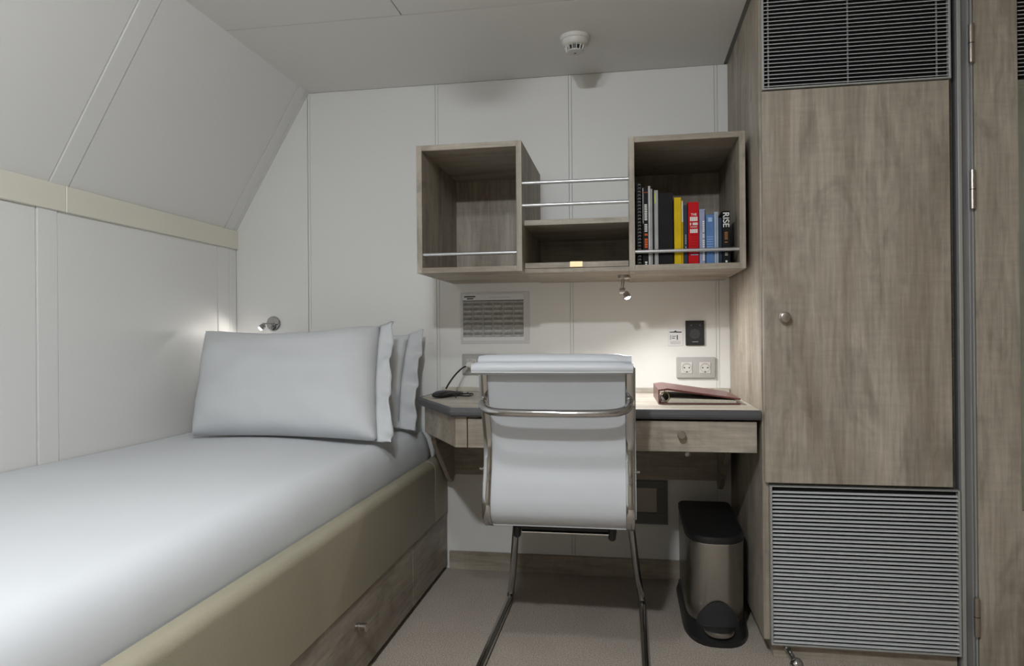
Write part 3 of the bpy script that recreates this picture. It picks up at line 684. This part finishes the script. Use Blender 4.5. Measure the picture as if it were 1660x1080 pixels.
base = obj('base', loft(new(), [(plan(1.104, 1.309, -0.115, -0.43, -0.602), 0.0), (plan(1.104, 1.309, -0.115, -0.43, -0.602), 0.014), (plan(1.110, 1.304, -0.12, -0.43, -0.560), 0.032), (plan(1.112, 1.302, -0.122, -0.43, -0.545), 0.046)]), 'black', bn, smooth=40)
# black arch over the pedal, wrapped round the front
bm = new(); fr_pts = plan(1.1125, 1.3025, -0.125, -0.43, -0.5435, 48)[:49]
colm = []
for x, y in fr_pts:
    s = abs(x-1.2075)/0.068
    if s > 1.0: continue
    h = 0.042+0.078*math.sqrt(max(0, 1-s*s))**1.3
    colm.append((x, y, h))
V0 = [bm.verts.new((x, y-0.003, 0.03)) for x, y, h in colm]; V1 = [bm.verts.new((x, y-0.003, h)) for x, y, h in colm]; V2 = [bm.verts.new((x, y+0.004, h)) for x, y, h in colm]; V3 = [bm.verts.new((x, y+0.004, 0.03)) for x, y, h in colm]
for k in range(len(colm)-1):
    for A, B in ((V0, V1), (V1, V2), (V2, V3), (V3, V0)): bm.faces.new((A[k], A[k+1], B[k+1], B[k]))
bm.faces.new((V0[0], V1[0], V2[0], V3[0])); bm.faces.new((V0[-1], V3[-1], V2[-1], V1[-1]))
obj('pedal_arch', bm, 'blackm', bn, smooth=40)
ped = [(1.2075+0.050*math.cos(math.pi*k/14), -0.546-0.056*math.sin(math.pi*k/14)) for k in range(15)]
obj('pedal', prism(new(), ped, 'z', 0.028, 0.044, bev=0.004, seg=2), 'steel', bn, smooth=40)

# ------------------------------------------------------------------ wall pieces
# laminated timetable
nt = thing('wall_notice', 'laminated sheet with a printed grey table on the wall under the shelf', 'notice', (0.387, -0.002, 0.943))
obj('laminate', bx(0.2418, 0.5320, -0.0022, -0.0004, 0.9425, 1.157, bev=0.0006), 'film', nt)
obj('sheet', bx(0.250, 0.5095, -0.0030, -0.0022, 0.955, 1.148), 'paper', nt)
bm = new(); bm2 = new(); bm3 = new(); yy = -0.0034
box(bm3, 0.256, 0.304, yy, yy+0.0005, 1.136, 1.142); box(bm3, 0.268, 0.296, yy, yy+0.0005, 1.128, 1.133); box(bm3, 0.250, 0.508, yy, yy+0.0005, 1.1205, 1.1235); box(bm2, 0.362, 0.45, yy, yy+0.0005, 1.132, 1.1365)
rr = random.Random(5); cw = 0.2575/6
for k in range(7):
    z = 1.114-k*0.0205-0.002
    for c in range(6):
        x = 0.2505+c*cw
        box(bm, x+0.0015, x+cw-0.0015, yy, yy+0.0005, z-0.0085-rr.random()*0.002, z)
        box(bm2, x+0.006, x+cw-0.006-rr.random()*0.008, yy, yy+0.0005, z-0.0145, z-0.0125)
obj('table_field', bx(0.2505, 0.508, -0.0032, -0.0029, 0.970, 1.1205), 'ink2', nt)
obj('dark_rows', bm, 'ink', nt); obj('light_rows', bm2, 'film', nt); obj('header_print', bm3, 'inkd', nt)
# small card and dark framed panel
cd = thing('wall_card', 'small white printed card beside the black framed wall panel', 'card', (1.118, -0.002, 0.928))
obj('card', bx(1.0880, 1.1470, -0.0022, -0.0004, 0.9285, 0.997, bev=0.0006), 'paper', cd)
bm = new(); yy = -0.0026
prism(bm, [(1.095, 0.985), (1.112, 0.986), (1.118, 0.991), (1.124, 0.986), (1.142, 0.9855), (1.142, 0.981), (1.095, 0.982)], 'y', yy, yy+0.0005)
for x0, x1, z0, z1 in ((1.098, 1.100, 0.953, 0.972), (1.104, 1.116, 0.958, 0.961), (1.104, 1.120, 0.966, 0.9685), (1.123, 1.1275, 0.953, 0.972)): box(bm, x0, x1, yy, yy+0.0005, z0, z1)
obj('emblem', bm, 'inkd', cd)
bm = new()
for k in range(3): box(bm, 1.098, 1.138, yy, yy+0.0005, 0.9365+k*0.0045, 0.938+k*0.0045)
obj('small_print', bm, 'ink2', cd)
pn = thing('wall_panel_control', 'black framed dark wall panel with faint round emblem above the socket', 'panel', (1.193, -0.005, 0.93))
obj('bezel', bx(1.1570, 1.2285, -0.011, -0.0004, 0.9305, 1.0285, bev=0.002), 'black', pn)
obj('display', bx(1.1640, 1.2220, -0.0118, -0.0105, 0.938, 1.0215), 'screen', pn)
MT['faint'] = mat('faint_print', (0.10, 0.10, 0.105), 0.4)
def ring(bm, c, r0, r1, y, n=28):
    a = [bm.verts.new((c[0]+r*math.cos(k*2*math.pi/n), y, c[1]+r*math.sin(k*2*math.pi/n))) for r in (r0, r1) for k in range(n)]
    b = [bm.verts.new((v.co.x, y+0.0005, v.co.z)) for v in a]
    for k in range(n):
        q = (k+1) % n
        bm.faces.new((a[k], a[q], a[n+q], a[n+k])); bm.faces.new((b[k], b[n+k], b[n+q], b[q])); bm.faces.new((a[n+k], a[n+q], b[n+q], b[n+k])); bm.faces.new((a[k], b[k], b[q], a[q]))
bm = new()
for r in (0.0055, 0.010, 0.0145, 0.0185): ring(bm, (1.1925, 0.976), r-0.0014, r, -0.0122)
for x in (1.1745, 1.2075): prism(bm, [(x, 1.0075), (x+0.009, 1.0075), (x+0.0045, 1.015)], 'y', -0.0122, -0.0117)
obj('emblem', bm, 'faint', pn)
obj('lettering_bar', bx(1.182, 1.205, -0.0122, -0.0117, 0.943, 0.9465), 'ink', pn)
def socket(name, label, x0, x1, z0, z1):
    s = thing(name, label, 'socket', ((x0+x1)/2, -0.005, z0), 'double wall sockets')
    p = obj('frame_plate', bx(x0, x1, -0.012, -0.0004, z0, z1, bev=0.004, seg=3), 'socket', s, smooth=40)
    zc = (z0+z1)/2
    for xc in (x0+0.040, x0+0.1105):
        q = obj('insert', bx(xc-0.0215, xc+0.0215, -0.0145, -0.010, zc-0.0235, zc+0.0215, bev=0.0015), 'socket2', s)
        b = new(); ring(b, (xc, zc), 0.0165, 0.0190, -0.0150)
        obj('well_rim', b, 'socket', q)
        obj('well', lathe(new(), (xc, -0.0142, zc), (0, -1, 0), [(0, 0.0165), (0.0006, 0.0165)], 24), 'socket2', q, smooth=30)
        for dx, dz in ((-0.0095, 0), (0.0095, 0), (0, -0.0165)):
            obj('contact', lathe(new(), (xc+dx, -0.0146, zc+dz), (0, -1, 0), [(0, 0.003), (0.0006, 0.003)], 10), 'inkd', q)
        obj('painted_well_shade', prism(new(), [(xc+0.0165*math.cos(a), zc+0.0165*math.sin(a)) for a in (math.pi*k/10 for k in range(11))]+[(xc+0.0125*math.cos(a), zc+0.006+0.0065*math.sin(a)) for a in (math.pi-math.pi*k/10 for k in range(11))], 'y', -0.0152, -0.0147), 'ventc', q)  # darker crescent paints the shade under the well's upper edge
    return s
socket('wall_socket', 'grey double wall socket above the burgundy binder', 1.1200, 1.2705, 0.801, 0.884)
socket('wall_socket', 'grey double wall socket with white plug, partly behind the chair', 0.2470, 0.3975, 0.8145, 0.8995)
# plug, cable and adapter
pl = thing('power_plug', 'white round plug in the socket left of the chair', 'plug', (0.287, -0.03, 0.855))
obj('plug_body', lathe(new(), (0.287, -0.015, 0.857), (0, -1, 0), [(0, 0.0195), (0.006, 0.0195), (0.018, 0.016), (0.036, 0.013), (0.040, 0.010)], 24), 'plastic', pl, smooth=40)
obj('cable_guard', lathe(new(), (0.283, -0.050, 0.855), (-0.6, -0.6, -0.25), [(0, 0.007), (0.012, 0.006), (0.016, 0.004)], 14), 'plastic', pl, smooth=40)
cb = catmull([(0.276, -0.058, 0.852), (0.262, -0.085, 0.842), (0.244, -0.135, 0.815), (0.234, -0.19, 0.785), (0.232, -0.215, 0.772)], 8)
ad = thing('power_adapter', 'black power adapter with cable lying on the left end of the desk', 'adapter', (0.245, -0.25, HD))
def capsule(p0, p1, w, h, n=18, m=14):
    bm = new(); p0, p1 = Vector(p0), Vector(p1); d = (p1-p0); L = d.length; d.normalize(); s = d.cross(Vector((0, 0, 1))).normalized(); R = []
    for i in range(n+1):
        t = i/n; q = (max(0, 1-abs(2*t-1)**5))**0.5; q = max(q, 0.12)
        c = p0+d*L*t; hh = h*(0.75+0.25*math.sin(t*5))
        R.append([bm.verts.new(c+s*(w*q*math.copysign(abs(math.cos(a))**0.7, math.cos(a)))+Vector((0, 0, hh*(1+q*math.copysign(abs(math.sin(a))**0.7, math.sin(a)))))) for a in (2*math.pi*k/m for k in range(m))])
    for A, B in zip(R, R[1:]):
        for k in range(m): bm.faces.new((A[k], A[(k+1) % m], B[(k+1) % m], B[k]))
    bm.faces.new(R[0]); bm.faces.new(R[-1][::-1]); return bm
obj('case', capsule((0.222, -0.345, HD+0.001), (0.272, -0.145, HD+0.001), 0.028, 0.0125), 'black', ad, smooth=60)
obj('cable', tube(new(), cb, 0.0035, 8), 'black', ad, smooth=60)
obj('label_strip', bx(0.232, 0.250, -0.30, -0.24, HD+0.0262, HD+0.0268), 'edge', ad) if False else None
lp = [Vector((0.300+0.030*math.cos(a)+0.012*math.cos(3*a), -0.235+0.085*math.sin(a), HD+0.0048+0.002*math.sin(5*a))) for a in (k*2*math.pi/40 for k in range(80))]
for i, q in enumerate(lp): q.x += 0.004*math.sin(i*0.15); q.z += 0.002*(i > 40)
tag(obj('cable_coil', tube(new(), lp, 0.0018, 6), 'black', smooth=60), 'thin dark cable loop on the desk between adapter and chair', 'cable')
# burgundy ring binder
rb = thing('ring_binder', 'burgundy leatherette ring binder lying on the right end of the desk', 'binder', (1.155, -0.34, HD))
y0, y1 = -0.487, -0.185
def bslab(pts, ya, yb, m, name, bev=0.002): return obj(name, prism(new(), pts, 'y', ya, yb, bev=bev, seg=2), m, rb)
xa, xb = 1.026, 1.288
bslab([(xa, HD), (xb, HD), (xb, HD+0.0045), (xa, HD+0.0045)], y0, y1, 'burg', 'lower_cover')
bslab([(xa, HD+0.0045), (xa+0.0045, HD+0.0045), (xa+0.0045, HD+0.046), (xa, HD+0.044)], y0, y1, 'burg', 'spine', 0.001)
bslab([(xa, HD+0.044), (xa+0.03, HD+0.0475), (xb, HD+0.0155), (xb, HD+0.0205), (xa+0.03, HD+0.053), (xa, HD+0.049)][:6], y0, y1, 'burg', 'upper_cover', 0.001)
bslab([(xa+0.03, HD+0.005), (xb-0.012, HD+0.005), (xb-0.012, HD+0.0145), (xa+0.04, HD+0.019)], y0+0.008, y1-0.008, 'page', 'papers', 0.0)
for y in (-0.44, -0.23):
    obj('ring', tube(new(), [(xa+0.024+0.014*math.cos(a), y, HD+0.0215+0.0155*math.sin(a)) for a in (k*2*math.pi/18 for k in range(19))], 0.0017, 8), 'brass', rb, smooth=60)
obj('ring_plate', bx(xa+0.006, xa+0.022, y0+0.004, y1-0.02, HD+0.0055, HD+0.012, bev=0.002), 'nickel', rb)
rb.rotation_euler = (0, 0, math.radians(1.0))
# vent cover under the desk
vt = thing('vent_cover', 'dark grey framed square vent cover on the wall under the desk', 'vent', (0.985, -0.004, 0.217))
bm = new(); xa, xb, za, zb = 0.885, 1.081, 0.2175, 0.391
for a, b, c, d in ((xa, xb, za, za+0.046), (xa, xb, zb-0.030, zb), (xa, xa+0.042, za+0.046, zb-0.030), (xb-0.042, xb, za+0.046, zb-0.030)): box(bm, a, b, -0.012, -0.0005, c, d, bev=0.001)
obj('vent_frame', bm, 'ventf', vt)
obj('cover_plate', bx(xa+0.042, xb-0.042, -0.006, -0.0005, za+0.046, zb-0.030), 'ventc', vt)
# smoke detector
sdx, sdy = 0.754, -0.355
sm_ = thing('smoke_detector', 'white round smoke detector on the ceiling', 'smoke detector', (sdx, sdy, H))
obj('base', lathe(new(), (sdx, sdy, H), (0, 0, -1), [(0, 0.054), (0.012, 0.054), (0.015, 0.050)], 36), 'plastic', sm_, smooth=30)
obj('housing', lathe(new(), (sdx, sdy, H), (0, 0, -1), [(0.013, 0.049), (0.022, 0.048), (0.030, 0.042), (0.034, 0.036)], 36), 'plastic', sm_, smooth=40)
obj('chamber', lathe(new(), (sdx, sdy, H), (0, 0, -1), [(0.033, 0.027), (0.052, 0.024)], 24), 'black', sm_, smooth=30)
for k in range(14):
    a = 2*math.pi*k/14; ca, sa = math.cos(a), math.sin(a)
    obj('rib', tube(new(), [(sdx+0.035*ca, sdy+0.035*sa, H-0.033), (sdx+0.029*ca, sdy+0.029*sa, H-0.051)], 0, sect=[(-0.0013, -0.003), (0.0013, -0.003), (0.0013, 0.003), (-0.0013, 0.003)], ref=(-sa, ca, 0)), 'plastic', sm_)
cap = obj('cap', lathe(new(), (sdx, sdy, H), (0, 0, -1), [(0.050, 0.030), (0.053, 0.029), (0.056, 0.020), (0.057, 0)], 28), 'plastic', sm_, smooth=30)
obj('indicator', lathe(new(), (sdx, sdy, H-0.0565), (0, 0, -1), [(0, 0.004), (0.001, 0.004)], 12), 'inkd', cap)
# door stop
ds_ = thing('door_stop', 'chrome rod door stop on the floor under the lower slats', 'door stop', (1.40, -0.70, 0))
obj('rod', tube(new(), [(1.3925, -0.655, 0.036), (1.399, -0.70, 0.026)], 0.007, 14), 'chrome', ds_, smooth=40)
obj('collar', lathe(new(), (1.3915, -0.646, 0.038), (0.1, -1, -0.2), [(0, 0.010), (0.012, 0.010), (0.016, 0.007)], 16), 'chrome', ds_, smooth=30)
obj('ball', lathe(new(), (1.4015, -0.728, 0.0), (0, 0, 1), [(0, 0.016), (0.004, 0.019), (0.014, 0.0195), (0.024, 0.019), (0.033, 0.015), (0.040, 0.008), (0.042, 0)], 24), 'chrome', ds_, smooth=60)

# ------------------------------------------------------------------ small spot lamps
def spot_lamp(name, label, parts, bulb, aim, power, angle, blend, colr=(1, 0.95, 0.88), glow=40):
    t = thing(name, label, 'lamp', parts[0][1], 'small chrome reading lamps')
    for nm, p, d, prof, m in parts[1:]: obj(nm, lathe(new(), p, d, prof, 24), m, t, smooth=35)
    d = (Vector(aim)-Vector(bulb)).normalized()
    head = obj('lamp_head', lathe(new(), Vector(bulb)-d*0.026, d, [(0, 0.006), (0.004, 0.010), (0.012, 0.012), (0.024, 0.013), (0.0245, 0.0115), (0.020, 0.0110)], 24), 'chrome', t, smooth=35)
    obj('bulb', lathe(new(), Vector(bulb)-d*0.006, d, [(0, 0.0105), (0.004, 0.0100), (0.008, 0.007), (0.0095, 0)], 20), emit(name+'_glow_'+label[:5], colr, glow), head, smooth=60)
    L = bpy.data.lights.new(name+'_light', 'SPOT'); L.energy = power; L.spot_size = math.radians(angle); L.spot_blend = blend; L.shadow_soft_size = 0.010; L.color = colr
    o = bpy.data.objects.new('light_beam', L); C.objects.link(o); o.parent = t
    o.location = Vector(bulb)+d*0.012-worg(t); o.rotation_euler = d.to_track_quat('-Z', 'Y').to_euler()
    return t
spot_lamp('spot_lamp', 'small chrome spot lamp under the shelf shining on the desk',
    [('o', (0.922, -0.29, 1.19)), ('mount', (0.920, -0.29, 1.190), (0, 0, -1), [(0, 0.022), (0.010, 0.022), (0.014, 0.015)], 'nickel'), ('arm', (0.916, -0.29, 1.178), (-0.1, 0, -1), [(0, 0.006), (0.034, 0.006)], 'chrome'), ('joint', (0.903, -0.296, 1.134), (1, 0, 0), [(0, 0.011), (0.020, 0.011)], 'chrome')],
    (0.9320, -0.30, 1.107), (0.9320+0.34, -0.30-0.20, 1.107-0.9), DESK_SPOT, 170, 0.85, colr=(1, 0.97, 0.93))
spot_lamp('reading_lamp', 'small chrome reading lamp on the wall above the bed head',
    [('o', (-0.6025, 0, 1.037)), ('wall_plate', (-0.6025, -0.0005, 1.037), (0, -1, 0), [(0, 0.032), (0.008, 0.032), (0.011, 0.029)], 'chrome'), ('arm', (-0.585, -0.02, 1.036), (-1, -0.62, 0.0), [(0, 0.0035), (0.055, 0.0035)], 'chrome'), ('post', (-0.590, -0.010, 1.036), (0, -1, 0), [(0, 0.006), (0.014, 0.006)], 'chrome')],
    (-0.632, -0.066, 1.014), (-0.632-0.55, -0.066-0.45, 1.014-0.7), BED_SPOT, 165, 0.5, glow=40)
